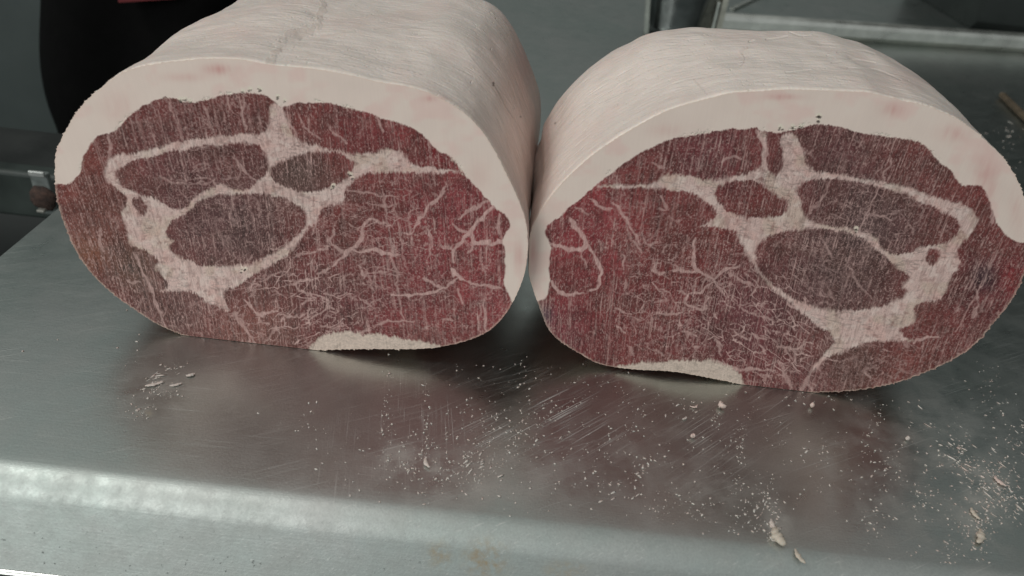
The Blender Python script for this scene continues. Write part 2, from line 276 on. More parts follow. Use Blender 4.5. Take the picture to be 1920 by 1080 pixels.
RIGHT = dict(
 outline=[(991,478),(993,440),(1008,404),(1036,363),(1072,324),(1113,288),(1158,257),(1197,234),(1230,216),(1272,199),(1327,184),(1369,174),(1424,170),(1474,167),(1520,168),(1576,170),(1631,173),(1665,181),(1698,189),(1730,195),(1765,208),(1797,224),(1831,247),(1853,267),(1881,294),(1898,318),(1911,341),(1920,366),(1926,400),(1930,430),(1930,465),(1927,495),(1920,519),(1909,544),(1892,572),(1864,606),(1831,644),(1787,675),(1739,697),(1684,717),(1614,731),(1545,736),(1476,735),(1420,728),(1369,717),(1313,706),(1258,697),(1202,694),(1161,690),(1119,681),(1077,658),(1044,636),(1024,611),(1008,569),(997,539),(991,514)],
 lean=[(960,566),(1008,564),(1027,557),(1033,533),(1029,506),(1031,475),(1034,462),(1024,448),(1021,428),(1038,413),(1063,396),(1091,371),(1122,343),(1147,324),(1188,293),(1219,277),(1258,261),(1299,253),(1355,243),(1411,239),(1434,247),(1456,250),(1487,243),(1506,236),(1545,233),(1587,240),(1609,250),(1642,254),(1670,256),(1698,261),(1726,268),(1748,285),(1759,304),(1781,318),(1792,338),(1809,349),(1837,347),(1850,363),(1862,391),(1870,424),(1892,449),(1920,456),(1970,456),(1970,800),(960,800)],
 fat=[[(1112,348),(1170,344),(1225,346),(1247,327),(1272,322),(1299,330),(1327,338),(1383,330),(1413,323),(1426,305),(1432,285),(1422,262),(1418,243),(1434,247),(1444,262),(1452,290),(1458,262),(1468,248),(1490,248),(1504,275),(1509,292),(1512,310),(1531,321),(1587,329),(1637,338),(1684,346),(1726,357),(1753,371),(1809,382),(1826,396),(1834,416),(1823,441),(1795,462),(1795,478),(1803,500),(1781,522),(1778,547),(1759,565),(1726,569),(1714,578),(1720,597),(1712,609),(1684,617),(1700,632),(1718,646),(1700,642),(1664,638),(1631,642),(1592,656),(1559,668),(1531,688),(1514,708),(1526,680),(1559,652),(1565,639),(1553,621),(1526,608),(1489,577),(1448,544),(1420,508),(1402,480),(1388,450),(1374,430),(1336,424),(1305,427),(1341,410),(1347,396),(1313,371),(1286,361),(1244,354),(1180,353),(1124,352)]],
 patch=[(1147,687),(1188,681),(1244,679),(1299,675),(1341,674),(1363,686),(1385,697),(1396,712),(1396,760),(1130,750)],
 holes=[[(1338,354),(1369,343),(1411,341),(1436,352),(1452,366),(1473,377),(1479,391),(1462,403),(1420,407),(1391,406),(1363,391),(1347,377)],
  [(1436,252),(1450,260),(1466,280),(1468,305),(1456,328),(1444,322),(1437,300),(1441,275)],
  [(1501,371),(1495,354),(1514,338),(1559,336),(1614,343),(1648,352),(1698,368),(1753,393),(1789,410),(1801,424),(1789,443),(1765,456),(1739,456),(1698,473),(1670,474),(1656,464),(1642,440),(1609,428),(1576,424),(1531,418),(1517,407),(1503,393)],
  [(1416,475),(1422,457),(1442,443),(1476,434),(1531,430),(1587,436),(1614,449),(1642,469),(1670,492),(1692,511),(1706,522),(1686,534),(1703,547),(1670,567),(1628,579),(1587,581),(1537,578),(1498,564),(1462,542),(1434,517),(1420,496)],
  [(1741,470),(1752,464),(1759,475),(1757,490),(1747,498),(1738,486)]],
 st=[(4,.8,[(1030,455),(1050,463),(1063,467),(1091,469),(1098,456),(1094,441)]),(3.4,.75,[(1066,410),(1078,424),(1091,441),(1097,454)]),(3.2,.8,[(1097,456),(1116,481),(1126,503),(1124,539),(1105,543)]),
  (4,.75,[(1034,530),(1045,545),(1055,550),(1069,553),(1097,547)]),(2,.5,[(1091,472),(1100,500)]),(2.6,.65,[(1149,379),(1174,410),(1191,438),(1199,457)]),(2.2,.6,[(1105,374),(1130,391),(1149,391)]),(2,.55,[(1076,385),(1100,402)]),
  (3,.75,[(1304,450),(1298,480),(1298,500),(1308,511),(1333,519),(1341,531)]),(3,.7,[(1265,508),(1290,510),(1308,511)]),(3,.65,[(1227,495),(1230,515),(1249,512)]),(2.6,.65,[(1385,500),(1363,503),(1336,525)]),
  (2.2,.6,[(1341,533),(1352,545),(1363,561)]),(2.4,.65,[(1341,531),(1319,542),(1313,547),(1288,550),(1283,575),(1324,581)]),(2.2,.6,[(1366,511),(1391,528),(1413,533)]),(2.2,.55,[(1152,578),(1183,589)]),
  (2.2,.6,[(1230,589),(1269,588),(1283,578)]),(2,.55,[(1238,542),(1256,550)]),(2,.5,[(1391,578),(1424,594)]),(2.4,.6,[(1344,678),(1363,686),(1383,692),(1424,692),(1452,694)]),(3.4,.5,[(1459,675),(1467,694),(1476,712),(1482,730)]),
  (2.4,.6,[(1456,650),(1489,658),(1509,644)]),(2.2,.5,[(1489,658),(1495,683)]),(2.8,.7,[(1714,644),(1734,633),(1759,632)]),(2,.55,[(1831,542),(1834,561),(1826,594)]),(2.2,.5,[(1222,302),(1241,318)]),(2,.5,[(1539,445),(1559,481)]),
  (2.6,.6,[(1170,480),(1172,503)]),(2.4,.6,[(1190,450),(1200,470)]),(2.2,.55,[(1205,440),(1215,462),(1232,455)]),(2.2,.5,[(1240,370),(1255,395),(1236,392)]),(2,.4,[(1636,560),(1600,520),(1590,500)]),
  (2.4,.55,[(1620,696),(1632,708)]),(4,.5,[(1515,706),(1510,722),(1500,734)]),(3,.5,[(1420,245),(1436,275),(1437,310)]),(1.6,.6,[(1660,330),(1645,362),(1620,410),(1612,436)]),(1.5,.5,[(1672,300),(1650,340)]),
  (2,.5,[(1640,405),(1655,402),(1670,412)]),(2,.4,[(1560,330),(1540,372),(1516,400)]),(2,.5,[(1392,300),(1370,292),(1350,305)]),(2.8,.6,[(1852,365),(1864,390),(1860,420)]),(2,.5,[(1575,330),(1600,338)]),
  (1.5,.5,[(1790,620),(1840,540),(1870,470)]),(2,.5,[(1180,650),(1190,668)])],
 tint=[(1100,450,140,(140,64,70),.85),(1180,600,120,(120,56,60),.7),(1060,620,55,(124,62,70),.8),(1018,590,22,(86,76,84),.9),(1560,510,120,(88,70,70),.9),(1640,400,110,(86,72,72),.9),(1560,290,100,(96,66,68),.8),(1700,310,70,(110,66,64),.7),(1850,540,80,(96,58,62),.7),(1905,520,34,(146,62,66),.9),(1690,712,70,(138,70,68),.6),(1840,610,60,(120,66,66),.6),(1200,620,110,(108,60,60),.7),(1400,600,110,(98,62,68),.7),(1600,690,80,(88,68,64),.8),(1330,290,90,(104,60,66),.7),(1250,420,90,(118,62,62),.7),(1845,520,26,(72,60,68),.8),(1500,725,60,(126,86,88),.5)],
 slope=[(990,-.04),(1150,-.12),(1300,-.2),(1450,-.24),(1600,-.34),(1750,-.42),(1900,-.5)],
 veins=[(1240,540,110,.1,.5),(1430,615,140,.5,.8),(1180,420,70,1.2,.3),(1640,400,110,.3,.4),(1520,510,90,.3,.25),(1660,660,100,.3,.3)],
 dash=[(1420,620,190,120,80,.5,.25,.8),(1290,550,150,90,36,.2,.6,.65),(1180,440,130,70,34,1.0,.5,.55),(1200,620,120,60,30,.3,.5,.45),(1640,400,140,60,30,.3,.6,.5),(1560,510,120,70,18,.8,.6,.35),(1640,690,90,40,24,.2,.7,.5),(1600,290,140,50,16,.5,.7,.35),(1300,300,100,40,14,-.4,.6,.4),(1830,560,60,90,20,2.0,.4,.45)],
 ctr=(1460,440), plane=1.21203961*H, length=.136, cap=(455,564), pinks=[(1470,182,34,6,.6),(1672,205,22,14,.6),(1790,250,30,16,.5),(1850,340,22,50,.6),(1250,245,30,12,.3),(1000,470,8,26,.6),(1905,400,12,40,.4)],
 pits=[(1462,243,4),(1487,241,3.5),(1537,222,5),(1500,239,2.5),(1604,432,4)])

FATC, FATP, FATY = obs(207,191,181), obs(200,164,158), obs(190,174,154)
SEAM = obs(194,168,161)
LEAN0, FROST = lobs(114,62,60), obs(180,148,142)

def paint_face(D, x, y):
    """intrinsic colour, relief and part id of the cut face at photo-traced coordinates"""
    sl = np.interp(x, [a for a, b in D['slope']], [b for a, b in D['slope']])
    u = x-sl*(y-400)                                    # across the saw marks
    wx = x+(fbm(x/18, y/18, 3, 3)-.5)*9+(fbm(u/2.2, y/5, 5, 2)-.5)*4.5
    wy = y+(fbm(x/18, y/18, 9, 3)-.5)*9+(fbm(u/2., y/9, 11, 2)-.5)*9
    soft = .4+2.4*vn(x/24, y/24, 60)**2
    edge = lambda d: ss(-1.7-1.6*soft, 1.0+1.2*soft, d)
    lx = x+(fbm(x/14, y/14, 4, 3)-.5)*7; ly = y+(fbm(x/14, y/14, 10, 3)-.5)*7+(fbm(u/1.8, y/6, 12, 2)-.5)*4
    lean = ss(-1.6, 1.4, poly_sd(lx, ly, D['lean']))
    F = np.zeros(x.shape)
    for P in D['fat']: F = np.maximum(F, edge(poly_sd(wx, wy, P)-1.4))
    for P in D['holes']: F = F*(1-edge(poly_sd(wx, wy, P)+1.6))
    patch = ss(-3, 2.5, poly_sd(wx, wy, D['patch']))
    wid = .32+.95*fbm(x/9, y/9, 21, 2)
    rs = np.random.default_rng(11); dash = []
    for cx, cy, rx, ry, n, a0, da, k in D['dash']:
        for _ in range(int(n*.5)):
            qx, qy = cx+rs.normal(0, .5)*rx, cy+rs.normal(0, .5)*ry; L_ = rs.uniform(8, 34); a_ = a0+rs.normal(0, da)
            P_ = [(qx, qy), (qx+L_*.5*math.cos(a_), qy+L_*.5*math.sin(a_))]; a_ += rs.normal(0, .35); P_.append((P_[1][0]+L_*.5*math.cos(a_), P_[1][1]+L_*.5*math.sin(a_)))
            dash.append((rs.uniform(1., 2.1), k*rs.uniform(.5, 1), P_))
            if rs.random() < .4:
                b_ = a_+rs.choice([-1, 1])*rs.uniform(.7, 1.3); dash.append((rs.uniform(.9, 1.6), k*rs.uniform(.5, .9), [P_[1], (P_[1][0]+L_*.4*math.cos(b_), P_[1][1]+L_*.4*math.sin(b_))]))
    sx = x+(fbm(x/13, y/13, 3, 2)-.5)*10+(vn(u/2.2, y/7, 5)-.5)*1.5; sy = y+(fbm(x/13, y/13, 9, 2)-.5)*10+(vn(u/2, y/7, 6)-.5)*1.5
    V = np.maximum(strokes(sx, sy, D['st'], wid*1.15), strokes(sx, sy, dash, wid)*.85)*(.55+.6*fbm(u/3, y/9, 23, 2))
    # fine procedural marbling inside the big muscles
    V2 = np.zeros(x.shape)
    for cx, cy, r, a, k in D['veins']:
        g = np.exp(-((x-cx)**2+(y-cy)**2)/(r*r))*k
        i = np.where(g > .04)[0]
        X = (x[i]*math.cos(a)+y[i]*math.sin(a)); Y = (-x[i]*math.sin(a)+y[i]*math.cos(a))
        wX = X+(fbm(X/24, Y/24, 38, 2)-.5)*16+(vn(X/6, Y/6, 48)-.5)*2.5; wY = Y+(fbm(X/24, Y/24, 39, 2)-.5)*14+(vn(X/6, Y/6, 49)-.5)*2.5
        n1 = wedge(wX/52, wY/27, 31+int(cx)); n2 = wedge(wX/27+9, wY/13.5, 37+int(cy))
        gate = ss(.47, .62, fbm(X/20, Y/14, 41, 2)); gate2 = ss(.44, .58, fbm(X/17+40, Y/13, 45, 2))
        tk = .5+.9*vn(X/9, Y/9, 47)
        V2[i] = np.maximum(V2[i], np.maximum(ss(.075*tk, .0, n1)*gate*.95, .72*ss(.13*tk, .0, n2)*gate2)*np.minimum(1, g[i]*1.7))
    V2 *= 1.0*(.55+.6*vn(u/2.2, y/6, 49))
    # lean colour
    col = np.ones((len(x), 3))*LEAN0
    for cx, cy, r, c, k in D['tint']:
        g = (np.exp(-(((x-cx)**2+(y-cy)**2)/(r*r))**1.3)*k)[:, None]; col = col*(1-g)+lobs(c[0]*1.0, c[1]*.99, c[2]*.98)*g
    mot = fbm(x/28, y/28, 51, 4)[:, None]
    col = col*(.50+.80*mot); col = col*(1+(fbm(x/45, y/45, 53, 2)-.5)[:, None]*np.array([.12, -.10, -.08])); brn = ss(.48, .68, fbm(x/34, y/26, 57, 3))[:, None]*.3; col = col*(1-brn)+lobs(84,62,56)*brn*(.7+.5*mot)
    st1 = vn(u/1.7, y/38, 61); st2 = vn(u/3.6, y/80, 67); gr = vn(x/1.25, y/1.5, 71); gr2 = vn(u/1.3, y/3.2, 73)
    zone = .35+.9*fbm(x/60, y/60, 79, 2)
    col = col*(1-.42*ss(.45, .9, vn(u/2.3, y/22, 83))*zone)[:, None]
    dk = ss(.5, .95, vn(x/1.9+50, y/2.6, 89))*.42
    col = col*(1-dk[:, None])
    fr = np.clip(.62*ss(.58, .98, gr2)+.42*ss(.70, 1, gr)+.75*ss(.66, .95, st1)*zone*vn(u/2, y/9, 97)*1.5+.25*ss(.7, 1, st2)*zone, 0, .8)[:, None]*(.5+.7*fbm(x/50, y/50, 58, 2))[:, None]
    big = ss(.86, .97, vn(x/2.6, y/3.4, 101))[:, None]*.35
    col = col*(1-fr)+FROST*fr; col = col*(1-big)+FROST*big
    col = col*.975+.025*FROST
    # fat seams
    fm = fbm(x/22, y/22, 111, 3)[:, None]; fibre = fbm((x+y*.5)/3, y/1.6, 113, 3)[:, None]
    seam = SEAM*(.84+.34*fibre)*(1-ss(.52, .72, fm)*.5)+SEAM*(.84+.34*fibre)*ss(.52, .72, fm)*.5*np.array([1.0, .86, .84])
    yl = ss(.5, .7, fbm(x/30, y/30, 117, 2))[:, None]*.4; seam = seam*(1-yl)+FATY*.85*yl*(.85+.3*fibre)
    seam = seam*(1-.14*ss(.6, .95, gr2))[:, None]
    gl = ss(.10, .0, np.abs(fbm((x+.3*y)/26, (y-.15*x)/6.5, 141, 3)-.5))*ss(.45, .6, fbm(x/25, y/25, 143, 2)); seam = seam*(1-.34*gl[:, None])
    wh = ss(.52, .7, fbm(x/18, y/12, 145, 3))[:, None]*.4; seam = seam*(1-wh)+obs(212,196,188)*wh
    stain = ss(.60, .8, fbm(x/7, y/7, 119, 3))[:, None]*.40; seam = seam*(1-stain)+obs(120,78,72)*stain
    a = np.clip(F, 0, 1)[:, None]*(.97-.30*ss(.54, .74, fbm(u/5, y/22, 127, 3)))[:, None]; col = col*(1-a)+seam*a
    vv = np.clip(np.maximum(V, V2), 0, .9)[:, None]
    col = col*(1-vv)+(obs(196,164,158)*(.9+.2*gr[:, None]))*vv
    # fat cap and fat patch
    c1 = FATC*(.965+.07*fbm(x/40, y/40, 121, 3)[:, None]); c1 = c1*(.985+.03*st1[:, None])
    pk = ss(.5, .75, fbm(x/50, y/35, 123, 3))[:, None]*.35
    c1 = c1*(1-pk)+FATP*1.05*pk
    for cx, cy, rx, ry, k in D['pinks']:
        g = (np.exp(-((x-cx)/rx)**2-((y-cy)/ry)**2)*k)[:, None]*(.25+1.1*fbm(x/14, u/7, 139, 3))[:, None]; c1 = c1*(1-g)+obs(186,140,134)*g
    cap = np.clip(1-lean, 0, 1)[:, None]
    col = col*(1-cap)+c1*cap
    p2 = patch[:, None]; c2 = obs(194,176,164)*(.72+.42*fibre)*(1-.16*ss(.55, .75, fbm(x/9, y/5, 137, 3)))[:, None]; col = col*(1-p2)+c2*p2
    rel = fr[:, 0]*.5*(1-cap[:, 0])+.25*st2*(1-cap[:, 0])+.35*a[:, 0]+.5*cap[:, 0]+.3*patch+.15*gr*(1-cap[:, 0])*(1-patch)
    # crumbly pale torn line and pits where the cap meets the lean
    db = poly_sd(wx, wy, D['lean'], 14)
    band = np.exp(-((db+2.2)/2.6)**2)*ss(.52, .72, fbm(x/26, y/40, 131, 2))*ss(.45, .7, vn(x/2.2, y/2.2, 133))*(y < 330)
    col = col*(1-band[:, None]*.6)+obs(222,208,192)*band[:, None]*.6; rel += band*.8
    for cx, cy, r in D['pits']:
        for k in range(4):
            ox, oy = rng.normal(0, r*.8, 2); rr = r*rng.uniform(.3, .75)
            g = ss(rr+1, rr-1, np.hypot((x-cx-ox), (y-cy-oy)*1.3)+(vn(x/1.5, y/1.5, 7)-.5)*2)[:, None]
            col = col*(1-g*.85)+obs(50,36,34)*g*.85; rel -= g[:, 0]*1.5
            g = ss(rr+2.6, rr+.8, np.hypot(x-cx-ox-1, y-cy-oy+2.5))[:, None]*(1-g)*.6
            col = col*(1-g)+obs(214,200,184)*g
    part = np.zeros(len(x), int)
    part[lean < .5] = 1; part[(F > .5) & (lean >= .5)] = 2; part[patch > .5] = 3
    return np.clip(col, 0.004, .9), rel, part

def catmull_closed(P, n):
    P = np.asarray(P, float); N = len(P); out = []
    for i in range(N):
        p0, p1, p2, p3 = P[i-1], P[i], P[(i+1) % N], P[(i+2) % N]
        for t in np.arange(12)/12:
            out.append(.5*((2*p1)+(-p0+p2)*t+(2*p0-5*p1+4*p2-p3)*t*t+(-p0+3*p1-3*p2+p3)*t**3))
    Q = np.array(out); d = np.r_[0, np.cumsum(np.linalg.norm(np.roll(Q, -1, 0)-Q, axis=1))]
    Q = np.vstack([Q, Q[:1]]); s = np.linspace(0, d[-1], n, endpoint=False)
    return np.c_[np.interp(s, d, Q[:, 0]), np.interp(s, d, Q[:, 1])], s

def pork_roll(D, label, skin_paint):
    Y0 = D['plane']; Mn, K = 1700, 330
    O2, s = catmull_closed(D['outline'], Mn)
    O = np.array([ony(a, b, Y0) for a, b in O2])[:, [0, 2]]
    C = ony(*D['ctr'], Y0)[[0, 2]]
    root = empty('pork_roll', (C[0], Y0+.06, 0)); tag(root, label, 'meat', 'pork rolls on the steel table')
    # frayed rim: small notches all round, longer shreds along the underside
    Rv = O-C; Rl = np.linalg.norm(Rv, axis=1); low = ss(560, 640, O2[:, 1])
    leftish = ss(.25, .6, -Rv[:, 0]/Rl)*.8 if D is LEFT else ss(.2, .6, Rv[:, 0]/Rl)*.8
    s_ = s*.00026; n1 = vn(s_*1500, s*0, 5); n2 = vn(s_*120, s*0, 6)
    fray = (n1-.5)*.00035*(1+leftish)+low*(np.maximum(0, vn(s_*1300, s*0, 8)-.7)*.0045*ss(.45, .7, n2)+(vn(s_*2400, s*0, 9)-.5)*.0005)+leftish*np.maximum(0, n1-.8)*.003
    t = np.linspace(0, 1, K)[1:]**.92
    near = ss(.965, 1, t)
    P = C[None, None, :]+Rv[None]*t[:, None, None]*(1-.0022*near[:, None, None])+(Rv/Rl[:, None])[None]*(fray[None]*near[:, None])[..., None]
    P = np.vstack([C[None], P.reshape(-1, 2)])
    V = np.c_[P[:, 0], np.full(len(P), Y0), P[:, 1]]; V[:, 2] = np.maximum(V[:, 2], .0003)
    px, py = project(V)
    col, rel, part = paint_face(D, px, py)
    part[:1+6*Mn] = part[0]
    # pale sawn lip right at the rim
    tt = np.r_[0, np.repeat(t, Mn)]; lip = ss(.988, .997, tt)[:, None]*(.2+.45*vn(px/4, py/4, 3)[:, None])*.75
    col = col*(1-lip)+obs(205,184,168)*lip
    ring = (1+np.arange((K-1)*Mn)).reshape(K-1, Mn); nx = np.roll(ring, -1, 1)
    Q = np.stack([ring[:-1], nx[:-1], nx[1:], ring[1:]], -1).reshape(-1, 4)
    fan = [(0, int(nx[0, i]), int(ring[0, i])) for i in range(Mn)]
    fp = np.stack([part[Q[:, k]] for k in range(4)], 1); fp = np.where((fp == fp[:, :1]).all(1), fp[:, 0], np.sort(fp, 1)[:, 1])
    Vl = local(V, root)
    for pid, nm, lb in ((0, 'lean_meat', None), (1, 'fat_cap', None), (2, 'fat_seam', None), (3, 'fat_patch', None)):
        q = Q[fp == pid]; ids, inv = np.unique(q, return_inverse=True); inv = inv.reshape(q.shape)
        vv = Vl[ids]; cc = col[ids]; rr = rel[ids]
        if pid == part[0]:
            ids2 = np.r_[ids, np.setdiff1d(np.r_[0, ring[0]], ids)]
            lut = {int(a): i for i, a in enumerate(ids2)}
            tri = [tuple(lut[k] for k in f) for f in fan if all(k in lut for k in f)]
            extra = np.array([(a, b, c, c) for a, b, c in tri])
            vv = Vl[ids2]; cc = col[ids2]; rr = rel[ids2]
            tri = np.array(tri)
            o = mesh(nm, vv, inv.astype(np.int64)[:, ::-1], CUT, root, True, cc, dict(relief=rr))
            # close the pin hole at the centre with a tiny disc of the same meat
            bm_v = vv[[lut[0]]+[lut[int(k)] for k in ring[0]]]
            me = o.data
            import bmesh
            bm = bmesh.new(); bm.from_mesh(me); bm.verts.ensure_lookup_table()
            for a, b, c in tri:
                try: f = bm.faces.new((bm.verts[a], bm.verts[c], bm.verts[b])); f.smooth = True
                except ValueError: pass
            bm.normal_update(); bm.to_mesh(me); bm.free()
        else:
            mesh(nm, vv, inv.astype(np.int64)[:, ::-1], CUT, root, True, cc, dict(relief=rr))
    # ---- outer skin: the outline carried back along the roll, rounded off at the far end
    Mb, NB = 1000, 300
    Ob, sb = catmull_closed(D['outline'], Mb); Ob3 = np.array([ony(a, b, Y0) for a, b in Ob])[:, [0, 2]]
    Rb = Ob3-C; Rbl = np.linalg.norm(Rb, axis=1); nb = Rb/Rbl[:, None]
    L = D['length']; yy = np.r_[0, .0006, .0014, np.linspace(.0028, L, NB-3)]
    Le = .048
    def sc(y):
        e = np.clip((y-(L-Le))/Le, 0, 1)
        return (1-e**2.4)**(1/2.5)
    sF = sc(yy); sF[-1] = .03
    bev = np.interp(yy, [0, .0006, .0014, .0028], [-.0007, -.0003, -.0001, 0])
    sb = sb*.00026
    sgrid, ygrid = np.meshgrid(sb, yy)
    lump = (fbm(sgrid*24, ygrid*24, 201, 3)-.5)*.0055*ss(0, .03, ygrid)
    fine = (fbm(sgrid*90, ygrid*220, 203, 3)-.5)*.0005*ss(0, .004, ygrid)
    swell = np.sin(np.clip(ygrid/L, 0, 1)*np.pi)*.0015
    off = bev[:, None]+lump+fine+swell*(0 if D is LEFT else 1)
    Pb = C+Rb[None]*sF[:, None, None]+nb[None]*(off*np.clip(sF*1.5, 0, 1)[:, None])[..., None]
    ang = np.arctan2(Rb[:, 1], Rb[:, 0]); a0, amp = (RD(24), .009) if D is LEFT else (RD(161), .012)
    Pb[..., 1] += amp*np.exp(-((ang-a0)/RD(34))**2)[None]*(ss(.004, .085, yy)*sF)[:, None]
    Pb[..., 1] += (1-sF[:, None])*(-C[1])*.35
    rim = catmull_closed(D['outline'], Mb)[1]
    frb = np.interp(sb/.00026, s, fray); Pb[:4] += (nb*frb[:, None])[None]*np.array([1, .8, .5, .2])[:, None, None]
    V = np.stack([Pb[..., 0], np.broadcast_to((Y0+yy)[:, None], Pb.shape[:2]), Pb[..., 1]], -1).reshape(-1, 3)
    V[:, 2] = np.maximum(V[:, 2], .0004)
    V = np.vstack([V, [C[0], Y0+L+.0005, C[1]*.65]])
    px, py = project(V)
    col, rel = skin_paint(D, V, px, py, np.r_[sgrid.ravel(), 0], np.r_[ygrid.ravel(), L], np.r_[np.tile(Ob[:, 1], NB), 300], np.r_[np.tile(Ob[:, 0], NB), D['ctr'][0]])
    g = np.arange(NB*Mb).reshape(NB, Mb); gn = np.roll(g, -1, 1)
    Q = np.stack([g[:-1], g[1:], gn[1:], gn[:-1]], -1).reshape(-1, 4)
    cap = np.stack([g[-1], np.full(Mb, NB*Mb), np.full(Mb, NB*Mb), gn[-1]], -1)[:, [0, 1, 3]]
    # skin wraps the upper side, trimmed lean and membrane the lower side
    oy = np.tile(Ob[:, 1], NB); ox = np.tile(Ob[:, 0], NB)
    if D is LEFT: under = ((ox < D['ctr'][0]) & (oy > 345)) | ((ox >= D['ctr'][0]) & (oy > 566))
    else: under = ((ox > D['ctr'][0]) & (oy > 455)) | ((ox <= D['ctr'][0]) & (oy > 564))
    fu = under[Q[:, 0]] & under[Q[:, 3]]
    for sel, nm, extra in ((~fu, 'skin', True), (fu, 'underside_meat', False)):
        q = Q[sel]; ids, inv = np.unique(q, return_inverse=True); inv = inv.reshape(q.shape)
        mesh(nm, local(V[ids], root), inv.astype(np.int64), SKIN, root, True, col[ids], dict(relief=rel[ids]))
    return root

def skin_paint(D, V, px, py, s, y, oy, ox):
    n = len(V); base = obs(212,200,192, k=.88)
    c = np.ones((n, 3))*base
    bl = fbm(s*45, y*38, 301, 4); b2 = fbm(s*120, y*60, 305, 4)
    pink = ss(.5, .72, bl)[:, None]*.22; c = c*(1-pink)+obs(206,178,170, k=.88)*pink
    grey = ss(.52, .7, b2)[:, None]*.13; c = c*(1-grey)+obs(182,174,164, k=.88)*grey
    rel = .5*fbm(s*120+y*60, y*600, 311, 3)+.3*fbm(s*900, y*900, 313, 2)
    fle = ss(.86, .95, vn(s*700, y*620, 317))*ss(.5, .65, fbm(s*60, y*60, 319, 2))
    c = c*(1-fle[:, None]*.5)+obs(236,228,216, k=.88)*fle[:, None]*.5; rel = rel+fle*.8
    scr_ = ss(.78, .95, vn(s*90+y*40, y*1500+s*300, 341))*ss(.5, .66, fbm(s*50, y*50, 343, 2)); c = c*(1-.16*scr_[:, None]); rel = rel-scr_*.6
    wx_ = ss(.80, .95, vn(s*70-y*30, y*1300, 345))*ss(.5, .62, fbm(s*40+9, y*40, 347, 2)); c = c*(1-wx_[:, None]*.4)+obs(232,222,212, k=.88)*wx_[:, None]*.4; rel = rel+wx_*.5
    if D is LEFT:
        under = ((ox < D['ctr'][0]) & (oy > 345)) | ((ox >= D['ctr'][0]) & (oy > 566))
        side = 2.*ss(740, 960, ox)*ss(150, 300, oy)  # right flank away from the light: shade painted in as darker pink-brown skin
        S = [(6,.55,[(612,-40),(606,0),(598,30),(590,52),(560,62),(535,66),(524,88),(512,108),(505,122)]),(1.2,.8,[(925,158),(938,182),(948,203),(962,222)]),(1,.4,[(962,222),(980,250),(992,280)]),(2,.35,[(430,12),(395,28),(360,48)]),
             (1.3,.35,[(700,55),(760,50),(820,60)]),(1.2,.35,[(560,60),(600,70),(660,60)]),(1.3,.3,[(870,90),(900,130),(940,170),(965,205)])]
        redsp = [(826,186,12,5,.7),(800,178,16,5,.35),(440,60,60,14,.15),(985,120,20,60,.3)]
        dots = [(925,156,2.2),(976,219,1.6),(925,160,2)]
    else:
        under = ((ox > D['ctr'][0]) & (oy > 455)) | ((ox <= D['ctr'][0]) & (oy > 564))
        side = ss(1110, 1000, ox)*ss(290, 420, oy)
        S = [(1.8,.45,[(1397,90),(1393,105),(1388,122)]),(1.4,.4,[(1300,150),(1325,178)])]
        redsp = [(1020,160,8,40,.35),(1026,250,5,60,.2),(1700,150,60,20,.15)]
        dots = [(1041,231,1.6)]
        ww = strokes(px, py, [(1.6,.8,[(1437,74),(1460,71),(1476,68)]),(2,.8,[(1405,78),(1414,76)]),(1.4,.7,[(1475,136),(1500,134),(1518,131)]),(1.4,.5,[(1560,118),(1600,110),(1640,118)]),(1.2,.5,[(1570,98),(1610,92),(1640,101)]),(1.2,.5,[(1590,128),(1640,128),(1690,150)]),(1.1,.5,[(1480,60),(1500,68),(1520,66)])], np.ones(n))
        c = c*(1-ww[:, None]*.6)+obs(238,228,218, k=.88)*ww[:, None]*.6; rel += ww*2
    c = c*(1-.25*side[:, None])+.25*side[:, None]*obs(196,160,148, k=.88)
    qx = px+(fbm(px/10, py/10, 15, 3)-.5)*22; qy = py+(fbm(px/10, py/10, 16, 3)-.5)*16
    k = (strokes(qx, qy, S[:1], .6+1.6*fbm(px/8, py/8, 5, 2))*(.2+1.1*fbm(px/12, py/12, 18, 2))+strokes(px, py, S[1:], .4+.8*fbm(px/6, py/6, 5, 2))*.8)[:, None]
    c = c*(1-k*.45)+obs(150,128,116, k=.88)*k*.45; rel = rel-k[:, 0]*1.1
    for cx, cy, rx, ry, kk in redsp:
        g = (np.exp(-((px-cx)/rx)**2-((py-cy)/ry)**2)*kk)[:, None]; c = c*(1-g)+obs(176,112,108, k=.88)*g
    for cx, cy, r in dots:
        g = ss(r+1, r-1, np.hypot(px-cx, py-cy))[:, None]*.8; c = c*(1-g)+obs(70,46,40)*g
    u = under.astype(float)[:, None]; mt = fbm(s*200, y*90, 331, 4)[:, None]
    c = c*(1-u)+(obs(128,80,72)*(.7+.6*mt)*(1-ss(.5, .7, bl)[:, None]*.6)+obs(176,158,140)*ss(.5, .7, bl)[:, None]*.6)*u
    # frost fringe at the sawn rim
    fr = ss(.0035, .0008, y)[:, None]*(.4+.4*vn(s*800, y*800, 9)[:, None]); c = c*(1-fr*.6)+obs(222,210,198)*fr*.6
    return np.clip(c, .004, .88), rel

